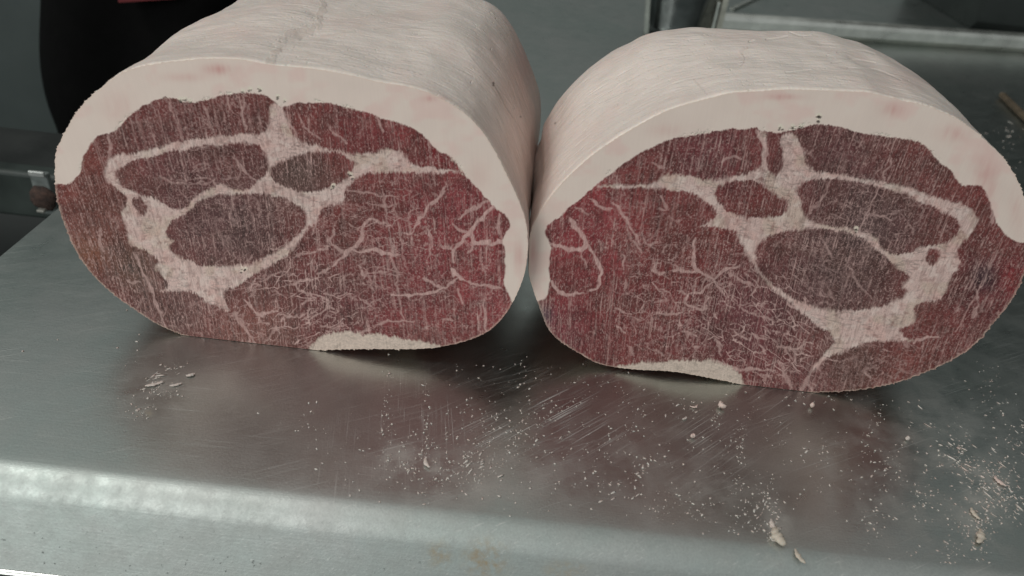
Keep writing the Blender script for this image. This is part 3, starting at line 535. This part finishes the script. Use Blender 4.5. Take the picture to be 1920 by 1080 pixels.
# ---------------------------------------------------------------- steel table
YF = .736*H                                        # front bend of the table top
XL = -1.167*H                                       # left edge
def mat_steel():
    a = M('worn_steel'); tc = a.n('ShaderNodeTexCoord').outputs['Object']
    A = lambda n: a.n('ShaderNodeAttribute', attribute_name=n).outputs['Fac']
    def streak(rot, scale, ratio, lo, hi):
        q = a.n('ShaderNodeMapping'); a.i(q, 0, tc); q.inputs['Rotation'].default_value = (0, 0, rot)
        q2 = a.n('ShaderNodeMapping'); a.i(q2, 0, q.outputs[0]); q2.inputs['Scale'].default_value = (scale, scale*ratio, scale*.5)
        n = a.n('ShaderNodeTexNoise'); a.i(n, 'Vector', q2.outputs[0]); n.inputs['Scale'].default_value = 1; n.inputs['Detail'].default_value = 2
        return a.ramp(n.outputs[0], lo, hi)
    big = a.noise(tc, 9, 4, .55); mid = a.noise(tc, 60, 4, .6); fine = a.noise(tc, 900, 2, .6)
    brush = streak(RD(90), 1500, .012, .35, .75)
    sA = a.math('MULTIPLY', streak(RD(47), 1700, .012, .58, .74), A('scrA'))
    sB = a.math('MULTIPLY', streak(RD(-10), 1700, .014, .60, .76), A('scrB'))
    sC = a.math('MULTIPLY', streak(RD(88), 1500, .012, .64, .78), A('scrC'))
    sD = a.math('MULTIPLY', streak(RD(62), 1500, .010, .62, .76), .35)
    scr = a.math('MAXIMUM', a.math('MAXIMUM', sA, sB), a.math('MAXIMUM', sC, sD))
    film = a.math('MULTIPLY', a.ramp(mid, .4, .7), A('film'))
    vor = a.n('ShaderNodeTexNoise'); a.i(vor, 'Vector', tc); vor.inputs['Scale'].default_value = 430; vor.inputs['Detail'].default_value = 3
    spots = a.math('MULTIPLY', a.ramp(vor.outputs[0], .665, .71), A('spot'))
    col = a.mix(a.ramp(big, .3, .7), (.46, .53, .50), (.56, .58, .56))
    col = a.mix(a.ramp(mid, .3, .75, 0, .35), col, (.47, .45, .43))
    col = a.mix(a.math('MULTIPLY', brush, .07), col, (.75, .77, .76))
    col = a.mix(scr, col, (.80, .79, .76))
    col = a.mix(film, col, (.66, .62, .56))
    rust = A('rust'); rn = a.math('MULTIPLY', rust, a.ramp(a.noise(tc, 260, 4, .65), .4, .62))
    col = a.mix(rn, col, (.36, .27, .15))
    col = a.mix(spots, col, (.17, .19, .18))
    col = a.mix(a.math('MULTIPLY', A('lip'), a.ramp(a.noise(tc, 240, 4, .7), .5, .72, 0, .3)), col, (.40, .43, .42))
    metal = a.math('SUBTRACT', 1., a.math('ADD', a.math('MULTIPLY', spots, .8), a.math('ADD', a.math('MULTIPLY', rn, .7), a.math('ADD', a.math('MULTIPLY', film, .45), a.math('MULTIPLY', scr, .45)))), clamp=True)
    col = a.mix(a.ramp(fine, .35, .75, 0, .35), col, (.36, .37, .36))
    mot = a.noise(tc, 160, 5, .7); rlip = a.math('MULTIPLY', A('lip'), a.ramp(mot, .35, .65, .20, .32))
    rough = a.math('ADD', a.math('ADD', a.ramp(mid, .3, .7, .27, .36), rlip), a.math('MULTIPLY', a.math('ADD', scr, film), .25))
    nb = a.bump(big, .002, .35); nb = a.bump(brush, .00003, .5, nb); nb = a.bump(mid, .0003, .15, nb); nb = a.bump(fine, .00008, .7, nb); nb = a.bump(scr, .0001, .8, nb); nb = a.bump(spots, .0001, .4, nb)
    return a.set(Base_Color=col, Metallic=metal, Roughness=rough, Normal=nb)
STEEL = mat_steel()
def table():
    root = empty('steel_table', (.2, .6, -.02))
    tag(root, 'worn stainless steel table with rounded front edge carrying both pork rolls', 'table')
    Rb = .017; drop = .0335
    prof = [(2.0, 0.), (.9, 0.)]+[(float(v), 0.) for v in np.linspace(.62, YF+.004+Rb, 190)]
    for k in range(1, 25):
        t = k/24*RD(62); prof.append((YF+.004+Rb-Rb*math.sin(t), -Rb+Rb*math.cos(t)))
    y0, z0 = prof[-1]; ca, sa = math.cos(RD(62)), math.sin(RD(62))
    for v in np.linspace(.002, drop, 30): prof.append((y0-v*ca, z0-v*sa))
    pr = np.array(prof); xs = np.r_[XL, np.linspace(XL+.002, .42, 360), .6, .9, 1.2]
    X_, I = np.meshgrid(xs, np.arange(len(pr))); V = np.stack([X_, pr[I, 0], pr[I, 1]], -1).reshape(-1, 3)
    px, py = project(V)
    def gm(L_): 
        r = np.zeros(len(V))
        for cx, cy, rx, ry, k in L_: r = np.maximum(r, k*np.exp(-(((px-cx)/rx)**2+((py-cy)/ry)**2)**1.5))
        return r
    lip = ss(YF+.006, YF-.001, V[:, 1])
    at = dict(lip=ss(YF+.03, YF+.01, V[:, 1]),scrA=gm([(1020,790,190,80,1.),(900,700,120,50,.4),(860,760,110,60,.4),(1090,760,110,80,.8),(1330,830,90,90,.7),(1440,760,50,70,.5),(560,700,120,60,.3)]),
              scrB=gm([(770,800,110,110,.8),(640,860,60,90,.45),(700,700,60,60,.3)]),
              scrC=gm([(200,720,260,120,.5),(350,820,260,60,.45),(120,600,160,80,.35)]),
              film=gm([(780,880,110,45,.6),(1455,1000,30,60,.55),(1840,950,60,120,.6),(1700,880,220,160,.35),(300,740,80,40,.35),(900,900,200,60,.35),(1300,930,120,60,.3),(1180,860,300,90,.2)]),
              spot=np.clip(lip*1.0+.12*ss(1200, 300, px), 0, 1)*ss(.2, .5, fbm(px/60, py/60, 44, 2)),
              rust=gm([(825,1040,22,26,.8),(910,1050,40,36,.9),(1060,1070,40,20,.5),(275,775,12,8,.7)]))
    g = np.arange(len(V)).reshape(X_.shape)
    Q = np.stack([g[:-1, :-1], g[1:, :-1], g[1:, 1:], g[:-1, 1:]], -1).reshape(-1, 4)
    mesh('table_top', local(V, root), Q, STEEL, root, True, None, at)
    # folded hem under the front lip, side flange under the left edge
    ye, ze = pr[-1]
    hem = [(ye, ze), (ye-.0016, ze-.0004), (ye-.0020, ze-.0016), (ye-.0014, ze-.0028), (ye+.004, ze-.003), (ye+.012, ze-.0022)]
    V2 = [(x, a-.0003, b) for x in (XL, .9) for a, b in hem]; n = len(hem)
    mesh('hem', local(V2, root), [(k, k+n, k+n+1, k+1) for k in range(n-1)], simple('hem_steel', (.6, .62, .6), .3, 1), root)
    V3 = [(XL, 1.5, -.0006), (XL, YF+.006, -.0006), (XL, YF+.006, -.045), (XL, 1.5, -.045), (XL+.0015, 1.5, -.0006), (XL+.0015, YF+.006, -.0006), (XL+.0015, YF+.006, -.045), (XL+.0015, 1.5, -.045)]
    mesh('side_flange', local(V3, root), [(0, 1, 2, 3), (7, 6, 5, 4), (1, 5, 6, 2), (0, 3, 7, 4), (3, 2, 6, 7)], simple('flange_steel', (.45, .47, .46), .4, 1), root, False)
table()

pork_roll(LEFT, 'left frozen pork roll, white fat cap, rounded body reaching out of the picture top', skin_paint)
pork_roll(RIGHT, 'right frozen pork roll, streaked sawn face with greyish muscles, standing before the steel rail', skin_paint)

# ---------------------------------------------------------------- background: rail, guide, strip, stick, machine parts
def rail(name, A, B, w_, h_, mat, root, r=.15, z0=0.):
    """box bar with bevelled long edges between two table points"""
    A = np.array(A[:2]); B = np.array(B[:2]); d = (B-A)/np.linalg.norm(B-A); nn = np.array([-d[1], d[0]])
    b = min(w_, h_)*r; pf = [(-w_/2+b, 0), (w_/2-b, 0), (w_/2, b), (w_/2, h_-b), (w_/2-b*.3, h_-b*.3), (w_/2-b, h_), (-w_/2+b, h_), (-w_/2+b*.3, h_-b*.3), (-w_/2, h_-b), (-w_/2, b)]
    V = []; n = len(pf)
    L_ = np.linalg.norm(B-A)
    for t in (0, 1): V += [(*(A+d*L_*t+nn*p[0]), z0+p[1]) for p in pf]
    Fc = [(k, k+n, (k+1) % n+n, (k+1) % n) for k in range(n)]+[tuple(range(n)), tuple(range(2*n-1, n-1, -1))]
    return mesh(name, local(V, root) if root else V, Fc, mat, root, False)
RAILM = simple('rail_steel', (.74, .74, .69), .30, .9, .18, 30, .0002)
pa, pb = onz(1345, 60), onz(2150, 113)
r_ = empty('guide_rail', (float(pa[0]), float(pa[1]), 0)); tag(r_, 'scuffed square steel rail lying across the table behind the right pork roll', 'rail')
dd = (pb-pa)/np.linalg.norm(pb-pa)
rail('bar', pa, pb, .024, .028, RAILM, r_, .34, .0004)
rail('end_plate', pa-dd*.010, pa-dd*.0015, .034, .050, simple('end_plate_steel', (.62, .60, .52), .35, .8), r_, .05, .0004)
def frustum(name, c, r0, r1, h, mat, root, n=48, sq=1., z0=.0005):
    V = []; rings = 14
    for k in range(rings+1):
        t = k/rings; r = r0+(r1-r0)*t
        V += [(c[0]+r*math.cos(a_), c[1]+sq*r*math.sin(a_), z0+h*t) for a_ in np.linspace(0, 2*math.pi, n, endpoint=False)]
    Fc = [(k*n+i, k*n+(i+1) % n, (k+1)*n+(i+1) % n, (k+1)*n+i) for k in range(rings) for i in range(n)]+[tuple(range(n-1, -1, -1)), tuple(rings*n+i for i in range(n))]
    return mesh(name, local(V, root), Fc, mat, root)
g0 = onz(1262, 66)
gp = empty('saw_guide', (float(g0[0]), float(g0[1]), 0)); tag(gp, 'dark polished metal saw guide widening upward, standing beside the end of the rail', 'saw guide')
POL = simple('dark_polished_steel', (.16, .17, .17), .22, .95, .5, 14, .002)
frustum('guide_post', (g0[0], g0[1]+.02), .036, .060, .16, POL, gp)
ST2 = simple('bright_edge_steel', (.62, .63, .58), .3, .9)
for dx in (-.040, .010):
    q = g0+np.array([dx, -.012, 0]); V = []
    for t in (0, 1):
        z = .0006+.15*t; o_ = dx*.55*t
        V += [(q[0]+o_-.003, q[1]-.022*t, z), (q[0]+o_+.003, q[1]-.022*t, z), (q[0]+o_+.003, q[1]+.012-.02*t, z), (q[0]+o_-.003, q[1]+.012-.02*t, z)]
    mesh('guide_rib', local(V, gp), [(0, 3, 2, 1), (4, 5, 6, 7), (0, 1, 5, 4), (1, 2, 6, 5), (2, 3, 7, 6), (3, 0, 4, 7)], ST2, gp, False)
q = onz(1318, 58)
bk = empty('angle_bracket', (float(q[0]), float(q[1]), 0)); tag(bk, 'small upright bracket with a bright edge between the saw guide and the rail', 'bracket')
rail('upright', q+[-.020, .0, 0], q+[.008, .0, 0], .006, .09, simple('bracket_dull_steel', (.20, .20, .17), .5, .6, .5, 60), bk, .1, .0005)
rail('bright_edge', q+[.0085, -.006, 0], q+[.0125, -.006, 0], .018, .045, ST2, bk, .1, .0005)
q1, q2 = onz(1372, 20), onz(1450, -18)
o = rail('steel_strip', q1, q2, .008, .004, ST2, None, .2, .0006); tag(o, 'thin pale metal strip lying slanted on the table beyond the rail', 'strip')
q1, q2 = onz(1876, 184), onz(1960, 268)
WOOD = simple('brown_wood', (.11, .08, .05), .6, 0, .4, 90, .0004)
o = rail('wooden_stick', q1, q2, .0075, .007, WOOD, None, .3, .0006); tag(o, 'brown wooden stick on the dark steel right of the right pork roll', 'stick')
# saw housing that the far right of the table mirrors
hs = empty('saw_housing', (1.25, 1.62, 0)); tag(hs, 'dark painted saw housing at the far right end of the steel table', 'machine')
DARKP = simple('dark_green_paint', (.020, .025, .023), .5, 0, .3, 12)
rail('housing_body', (.735, 1.50), (2.3, 1.50), .30, 1.0, DARKP, hs, .05, .0006)

# left of the table: floor, wall, machine frame, bracket, black garment
def box(name, lo, hi, mat, root=None, bev=0.0):
    x0, y0, z0 = lo; x1, y1, z1 = hi
    V = [(x0, y0, z0), (x1, y0, z0), (x1, y1, z0), (x0, y1, z0), (x0, y0, z1), (x1, y0, z1), (x1, y1, z1), (x0, y1, z1)]
    o = mesh(name, local(V, root) if root else V, [(0, 3, 2, 1), (4, 5, 6, 7), (0, 1, 5, 4), (1, 2, 6, 5), (2, 3, 7, 6), (3, 0, 4, 7)], mat, root, False)
    if bev:
        b_ = o.modifiers.new('bevel', 'BEVEL'); b_.width = bev; b_.segments = 3
    return o
fl = mesh('floor', [(-6, -4, -.82), (6, -4, -.82), (6, 6, -.82), (-6, 6, -.82)], [(0, 1, 2, 3)], simple('dark_wet_floor', (.018, .02, .019), .35, 0, .4, 8)); tag(fl, kind='structure')
wp = ony(0, 262, 1.75)
wl = box('wall', (-4, 1.75, float(wp[2])), (-.55, 1.85, 1.2), simple('grey_green_wall', (.075, .092, .088), .5, 0, .12, 6)); tag(wl, kind='structure')
BY = .60
zt, zb = ony(20, 322, BY)[2], ony(20, 405, BY)[2]
mf = empty('machine_frame', (-.55, BY, float(zb))); tag(mf, 'dark green machine frame left of the table, below its top edge', 'machine frame')
xe = XL-.004
box('frame_beam', (-1.4, BY, float(zb)), (xe, BY+.02, float(zt)), simple('frame_green_paint', (.028, .037, .033), .45, .1, .35, 20), mf, .004)
box('frame_ledge', (-1.4, BY+.021, float(zb)), (xe, BY+.10, float(zt)-.004), simple('frame_dark_top', (.016, .018, .017), .5, 0, .3, 20), mf, .003)
p0, p1 = ony(46, 320, BY-.03), ony(108, 414, BY-.03)
cb = empty('clamp_bracket', (float(p0[0]+p1[0])/2, BY-.03, float(p1[2]))); tag(cb, 'grey metal clamp bracket with a rusty bolt, beside the left roll at table edge', 'bracket')
bx1 = min(float(p1[0]), xe-.001)
PL = simple('bracket_grey', (.26, .29, .28), .4, .5, .4, 70, .0004)
box('plate', (float(p0[0])+.001, BY-.028, float(p1[2])+.004), (bx1, BY-.022, float(p0[2])-.0025), PL, cb, .0015)
box('top_edge', (float(p0[0])+.003, BY-.031, float(p0[2])-.0045), (bx1, BY-.0285, float(p0[2])+.0005), simple('worn_edge', (.55, .57, .55), .35, .6), cb, .0008)
box('lower_edge', (float(p0[0])+.004, BY-.036, float(p1[2])+.010), (bx1-.006, BY-.0285, float(p1[2])+.0125), simple('worn_lower_edge', (.30, .30, .27), .5, .4), cb, .0008)
bt = []
cx, cz = float(p0[0])*.45+bx1*.55, (p0[2]*.45+p1[2]*.55)
for k in range(3):
    r_k = (.0100, .0092, .0035)[k]; yk = (BY-.0285, BY-.031, BY-.0335)[k]
    bt += [(cx+r_k*math.cos(a_)*(1+.45*random.random()), yk, cz+r_k*math.sin(a_)*(1+.45*random.random())) for a_ in np.linspace(0, 2*math.pi, 18, endpoint=False)]
n = 18
mesh('rusty_bolt', local(bt, cb), [(k*n+i, k*n+(i+1) % n, (k+1)*n+(i+1) % n, (k+1)*n+i) for k in range(2) for i in range(n)]+[tuple(2*n+i for i in range(n))], simple('rust', (.045, .026, .02), .95, 0, .8, 200, .002), cb)
# garment: a closed, softly folded hanging body
GY = 1.05
gl = [(60, -260), (72, -120), (86, -40), (82, 30), (80, 90), (84, 140), (94, 185), (110, 225), (122, 262), (140, 330)]
gr = [(560, -260), (520, -120), (480, -40), (460, 30), (450, 90), (440, 140), (430, 185), (420, 225), (410, 262), (400, 330)]
V = []; nu = 60; Lp = chaikin(gl, 2, False); Rp = chaikin(gr, 2, False); nv = len(Lp)
for a_, b_ in zip(Lp, Rp):
    A, B = ony(*a_, GY), ony(*b_, GY); B[0] = min(B[0], XL-.03)
    for k in range(nu):
        t = k/nu*2*math.pi; u = (1-math.cos(t))/2; side = math.sin(t)
        P = A+(B-A)*u; P = P.copy()
        P[1] = GY-.07*side*(1+.25*math.sin(9*u+3*A[2]))
        V.append(P)
BLK = simple('black_cloth', (.004, .004, .004), 1.0, 0, .3, 60); BLK.node_tree.nodes['Principled BSDF'].inputs['Specular IOR Level'].default_value = .08
gm_ = empty('black_garment', (-.6, GY, -.2)); tag(gm_, 'black cloth garment hanging left of the table, behind the left pork roll', 'garment')
mesh('cloth', local(V, gm_), [(j*nu+k, (j+1)*nu+k, (j+1)*nu+(k+1) % nu, j*nu+(k+1) % nu) for j in range(nv-1) for k in range(nu)]+[tuple(range(nu)), tuple((nv-1)*nu+k for k in range(nu-1, -1, -1))], BLK, gm_)
A, B = ony(222, 5, GY-.085), ony(330, -2, GY-.085)
Vr = [(A[0], A[1], A[2]), (B[0], B[1], B[2]), (B[0], B[1], B[2]+.09), (A[0], A[1], A[2]+.09), (A[0], A[1]+.02, A[2]), (B[0], B[1]+.02, B[2]), (B[0], B[1]+.02, B[2]+.09), (A[0], A[1]+.02, A[2]+.09)]
mesh('red_band', local(Vr, gm_), [(0, 1, 2, 3), (7, 6, 5, 4), (0, 4, 5, 1), (3, 2, 6, 7), (0, 3, 7, 4), (1, 5, 6, 2)], simple('red_cloth', (.13, .012, .015), .8), gm_, False)

# ---------------------------------------------------------------- meat dust and crumbs on the steel
def mat_crumb(name, base, amt):
    a = M(name); g = a.n('ShaderNodeNewGeometry').outputs['Random Per Island']; tc = a.n('ShaderNodeTexCoord').outputs['Object']
    c = a.mix(a.ramp(g, 0, 1, 0, amt), base, (.45, .30, .26)); c = a.mix(a.ramp(a.noise(tc, 900, 2), .4, .7, 0, .4), c, tuple(x*.75 for x in base))
    return a.set(Base_Color=c, Roughness=.55, Subsurface_Weight=.1, Subsurface_Radius=(.002, .001, .0007), Subsurface_Scale=.5)
CR = mat_crumb('pale_fat_crumb', (.68, .64, .59), .6); CRP = mat_crumb('pink_fat_scrap', (.72, .58, .52), .4); CRY = mat_crumb('yellowish_crumb', (.58, .53, .44), .3)
ICO = None
def ico():
    import bmesh
    bm = bmesh.new(); bmesh.ops.create_icosphere(bm, subdivisions=1, radius=1); bm.verts.ensure_lookup_table()
    v = np.array([x.co[:] for x in bm.verts]); f = np.array([[x.index for x in p.verts] for p in bm.faces]); bm.free(); return v, f
IV, IF = ico()
def crumb_geo(P, size, ang, elong, flat):
    v = IV*(1+rng.uniform(-.38, .38, (len(IV), 1)))
    v = v*np.array([size*elong, size/math.sqrt(elong), size*flat]); ca, sa = math.cos(ang), math.sin(ang)
    v = np.c_[v[:, 0]*ca-v[:, 1]*sa, v[:, 0]*sa+v[:, 1]*ca, v[:, 2]]
    v[:, 2] -= v[:, 2].min(); return v+P+np.array([0, 0, .00005])
VV, FF, cnt = [], [], 0
def scatter(cx, cy, rx, ry, n, smin=.0002, smax=.0007, rot=0., elong=1.5, flat=.4, dirpx=None):
    global cnt
    for _ in range(int(n*.6)):
        a_, b_ = rng.normal(0, .5, 2); a_ *= rx; b_ *= ry
        x = cx+a_*math.cos(rot)-b_*math.sin(rot); y = cy+a_*math.sin(rot)+b_*math.cos(rot)
        P = onz(x, y)
        if P[1] < YF+.02 or P[0] < XL+.003: continue
        if hidden(x, y): continue
        sz = smin+(smax-smin)*rng.random()**2.6
        ang = rng.uniform(0, math.pi) if dirpx is None else dirpx+rng.normal(0, .35)
        v = crumb_geo(P, sz, ang, 1+(elong-1)*rng.random()*1.6, flat*rng.uniform(.5, 1)); VV.append(v); FF.append(IF+cnt); cnt += len(v)
def hidden(x, y):       # crumbs would sit inside or under a roll
    P = onz(x, y)
    return (-.215 < P[0] < .004 and LEFT['plane']+.004 < P[1] < LEFT['plane']+.26) or (.01 < P[0] < .27 and RIGHT['plane']+.004 < P[1] < RIGHT['plane']+.2)
U = RD(52)
for a_ in [(730,780,10,150,90),(722,860,14,80,60),(800,800,10,110,70),(775,850,50,60,120),(860,880,90,60,200),(900,800,120,60,110),(980,840,120,70,120),(1010,760,120,50,60),(900,690,60,40,30),(985,700,50,30,30),(1130,720,90,30,26),
  (1150,800,90,80,60),(1120,910,80,20,45),(1240,945,70,30,70),(1220,880,90,60,50),(1300,760,40,20,22),(1345,785,12,22,30),(1390,840,14,60,50),(1395,960,40,70,110),(1440,930,18,40,80),(1450,830,90,60,50),(1520,750,60,16,36),(1590,745,60,12,22),(1640,820,24,70,40),
  (1560,860,70,60,40),(1670,880,24,50,50),(1730,930,40,60,70),(1690,740,50,40,24),(1850,720,40,50,50),(1880,760,60,40,40),(1800,850,30,60,90),(1860,900,45,60,260),(1890,930,30,40,120),(1830,990,40,60,160),(1900,830,30,60,60),(1780,880,60,80,100),
  (1640,980,40,50,50),(1780,1030,20,40,40),(1420,1040,50,30,30),(1320,960,60,40,50),(1160,1040,120,20,20),(300,730,40,24,90),(270,770,40,24,60),(330,690,30,10,30),(560,760,90,90,26),(200,640,200,60,24),(590,800,30,70,24),(640,880,70,50,30),
  (1300,860,420,180,220),(1000,850,340,130,130),(1700,880,240,200,240),(1780,220,60,60,16),(1880,260,40,40,50),(1900,310,30,40,30),(1850,170,60,30,10)]:
    scatter(*a_)
scatter(1010, 800, 200, 20, 120, rot=RD(-38), smax=.0004); scatter(900, 840, 120, 14, 80, rot=RD(-35), smax=.0005); scatter(1180, 800, 100, 10, 60, rot=RD(-48), smax=.0004); scatter(1390, 800, 90, 6, 60, rot=RD(-56), smax=.0005)
scatter(1200, 880, 60, 12, 40, rot=RD(-30), smax=.0009); scatter(1640, 790, 60, 10, 40, rot=RD(-66), smax=.0006); scatter(1830, 880, 110, 40, 120, .0002, .0013, rot=RD(45), elong=2.4, flat=.3, dirpx=RD(-50))
scatter(880, 880, 70, 34, 60, .0003, .0010, elong=2.6, dirpx=RD(55), flat=.35); scatter(300, 705, 30, 14, 22, .0004, .0013, rot=RD(-28), elong=2.6, dirpx=RD(30), flat=.2); scatter(1880, 250, 46, 30, 26, .0006, .0022, flat=.25)
scatter(1450, 990, 16, 40, 70, .0003, .0012, flat=.4); scatter(1840, 990, 26, 40, 60, .0003, .0013, flat=.4)
for cx, cy, L_, a_, n in [(880,870,50,-42,7),(1180,905,60,-28,6),(1000,790,60,-40,6),(1650,880,40,-60,5),(1850,860,90,40,14),(1880,930,60,50,12),(1400,960,40,-65,8),(1300,760,30,-30,5),(770,880,30,-70,5),(1200,760,50,-45,5),(1560,900,60,-35,5),(300,715,30,-28,4)]:
    for _ in range(n):
        q = (cx+rng.normal(0, L_*.6), cy+rng.normal(0, L_*.45)); P = onz(*q)
        if P[1] < YF+.02 or hidden(*q): continue
        Q_ = onz(q[0]+20*math.cos(RD(a_)), q[1]+20*math.sin(RD(a_))); an = math.atan2(Q_[1]-P[1], Q_[0]-P[0])+rng.normal(0, .15)
        v = crumb_geo(P, rng.uniform(.0004, .0010), an, rng.uniform(1.5, 3.2), .08); VV.append(v); FF.append(IF+cnt); cnt += len(v)
o = mesh('meat_dust', np.vstack(VV), np.vstack(FF), CR, None, True); tag(o, 'pale meat and fat dust strewn over the steel table', 'meat dust', kind='stuff')
def scrap(name, x, y, L_, ang, mat, label, cat, curl=0., w_=.4, flat=.35):
    P0 = onz(x, y); nl, nr = 14, 10; V = []
    for i in range(nl):
        t = i/(nl-1); u = t-.5; r = L_*w_*(.25+.75*math.sin(math.pi*(.06+.88*t)))*(1+.3*rng.uniform(-1, 1))
        cxx = u*L_; cyy = curl*(u*u)*L_*2.4
        for k in range(nr):
            a_ = k/nr*2*math.pi; rr = r*(1+.22*rng.uniform(-1, 1))
            V.append((cxx, cyy+rr*.5*math.cos(a_), rr*flat*math.sin(a_)))
    V = np.array(V); ca, sa = math.cos(ang), math.sin(ang); V = np.c_[V[:, 0]*ca-V[:, 1]*sa, V[:, 0]*sa+V[:, 1]*ca, V[:, 2]]
    V[:, 2] -= V[:, 2].min()-.0001
    o = mesh(name, V, [(i*nr+k, i*nr+(k+1) % nr, (i+1)*nr+(k+1) % nr, (i+1)*nr+k) for i in range(nl-1) for k in range(nr)]+[tuple(range(nr-1, -1, -1)), tuple((nl-1)*nr+k for k in range(nr))], mat)
    o.location = P0; tag(o, label, cat, 'larger scraps on the steel'); return o
scrap('fat_scrap', 1350, 765, .0048, RD(-55), CRP, 'pinkish white curled fat scrap, largest on the steel before the right roll', 'fat scrap', .5, .6, .6)
scrap('fat_scrap', 1303, 765, .005, RD(25), CRP, 'thin curved pale sliver just left of the largest pinkish scrap', 'fat scrap', .5, .3)
scrap('fat_scrap', 1284, 786, .0035, RD(40), CR, 'small pale chip left of and in front of the curved sliver', 'fat scrap', .2, .4)
scrap('fat_scrap', 1521, 764, .0024, 0, CRP, 'squarish pale crumb close in front of the right roll, below its lowest edge', 'fat scrap', 0, .9, .7)
scrap('fat_scrap', 1298, 821, .0026, .4, CRP, 'rounded pale crumb standing alone below the curved sliver', 'fat scrap', 0, .9, .6)
scrap('fat_scrap', 1700, 825, .0024, .4, CR, 'round white crumb standing alone on steel right of centre', 'fat scrap', 0, .9, .6)
scrap('fat_scrap', 1455, 1012, .0095, RD(-75), CRY, 'yellowish lump of scraped fat near the front edge, below the right roll', 'fat scrap', .2, .55, .35)
scrap('fat_scrap', 1447, 985, .006, RD(-80), CR, 'long whitish smear trailing up from the yellowish lump', 'fat scrap', .2, .35, .3)
scrap('fat_scrap', 1496, 1045, .008, RD(-70), CRY, 'slim yellowish flake right of the yellowish lump at the front edge', 'fat scrap', .2, .3, .25)
scrap('fat_scrap', 1838, 1010, .010, RD(60), CRY, 'ragged yellowish fat flake in the bottom right corner', 'fat scrap', .2, .35, .3)
scrap('fat_scrap', 1825, 965, .007, RD(-80), CRY, 'upright yellowish flake just above the ragged one in the bottom right corner', 'fat scrap', .2, .3, .3)
scrap('fat_scrap', 1872, 905, .007, RD(-60), CRP, 'pinkish white flake amid the dense dust at the right edge', 'fat scrap', .2, .35, .3)
scrap('fat_scrap', 798, 870, .007, RD(-70), CR, 'slim pale sliver standing in the dust below the left roll', 'fat scrap', .3, .28, .4)
scrap('fat_scrap', 290, 722, .009, RD(32), CR, 'long whitish flake left of the scratched patch on the left of the table', 'fat scrap', .1, .28, .15)
scrap('fat_scrap', 330, 723, .006, RD(30), CR, 'short whitish flake right of the long one on the left of the table', 'fat scrap', .1, .3, .2)
scrap('fat_scrap', 358, 705, .0045, RD(35), CR, 'small whitish flake uppermost of the three on the left of the table', 'fat scrap', .1, .5, .25)
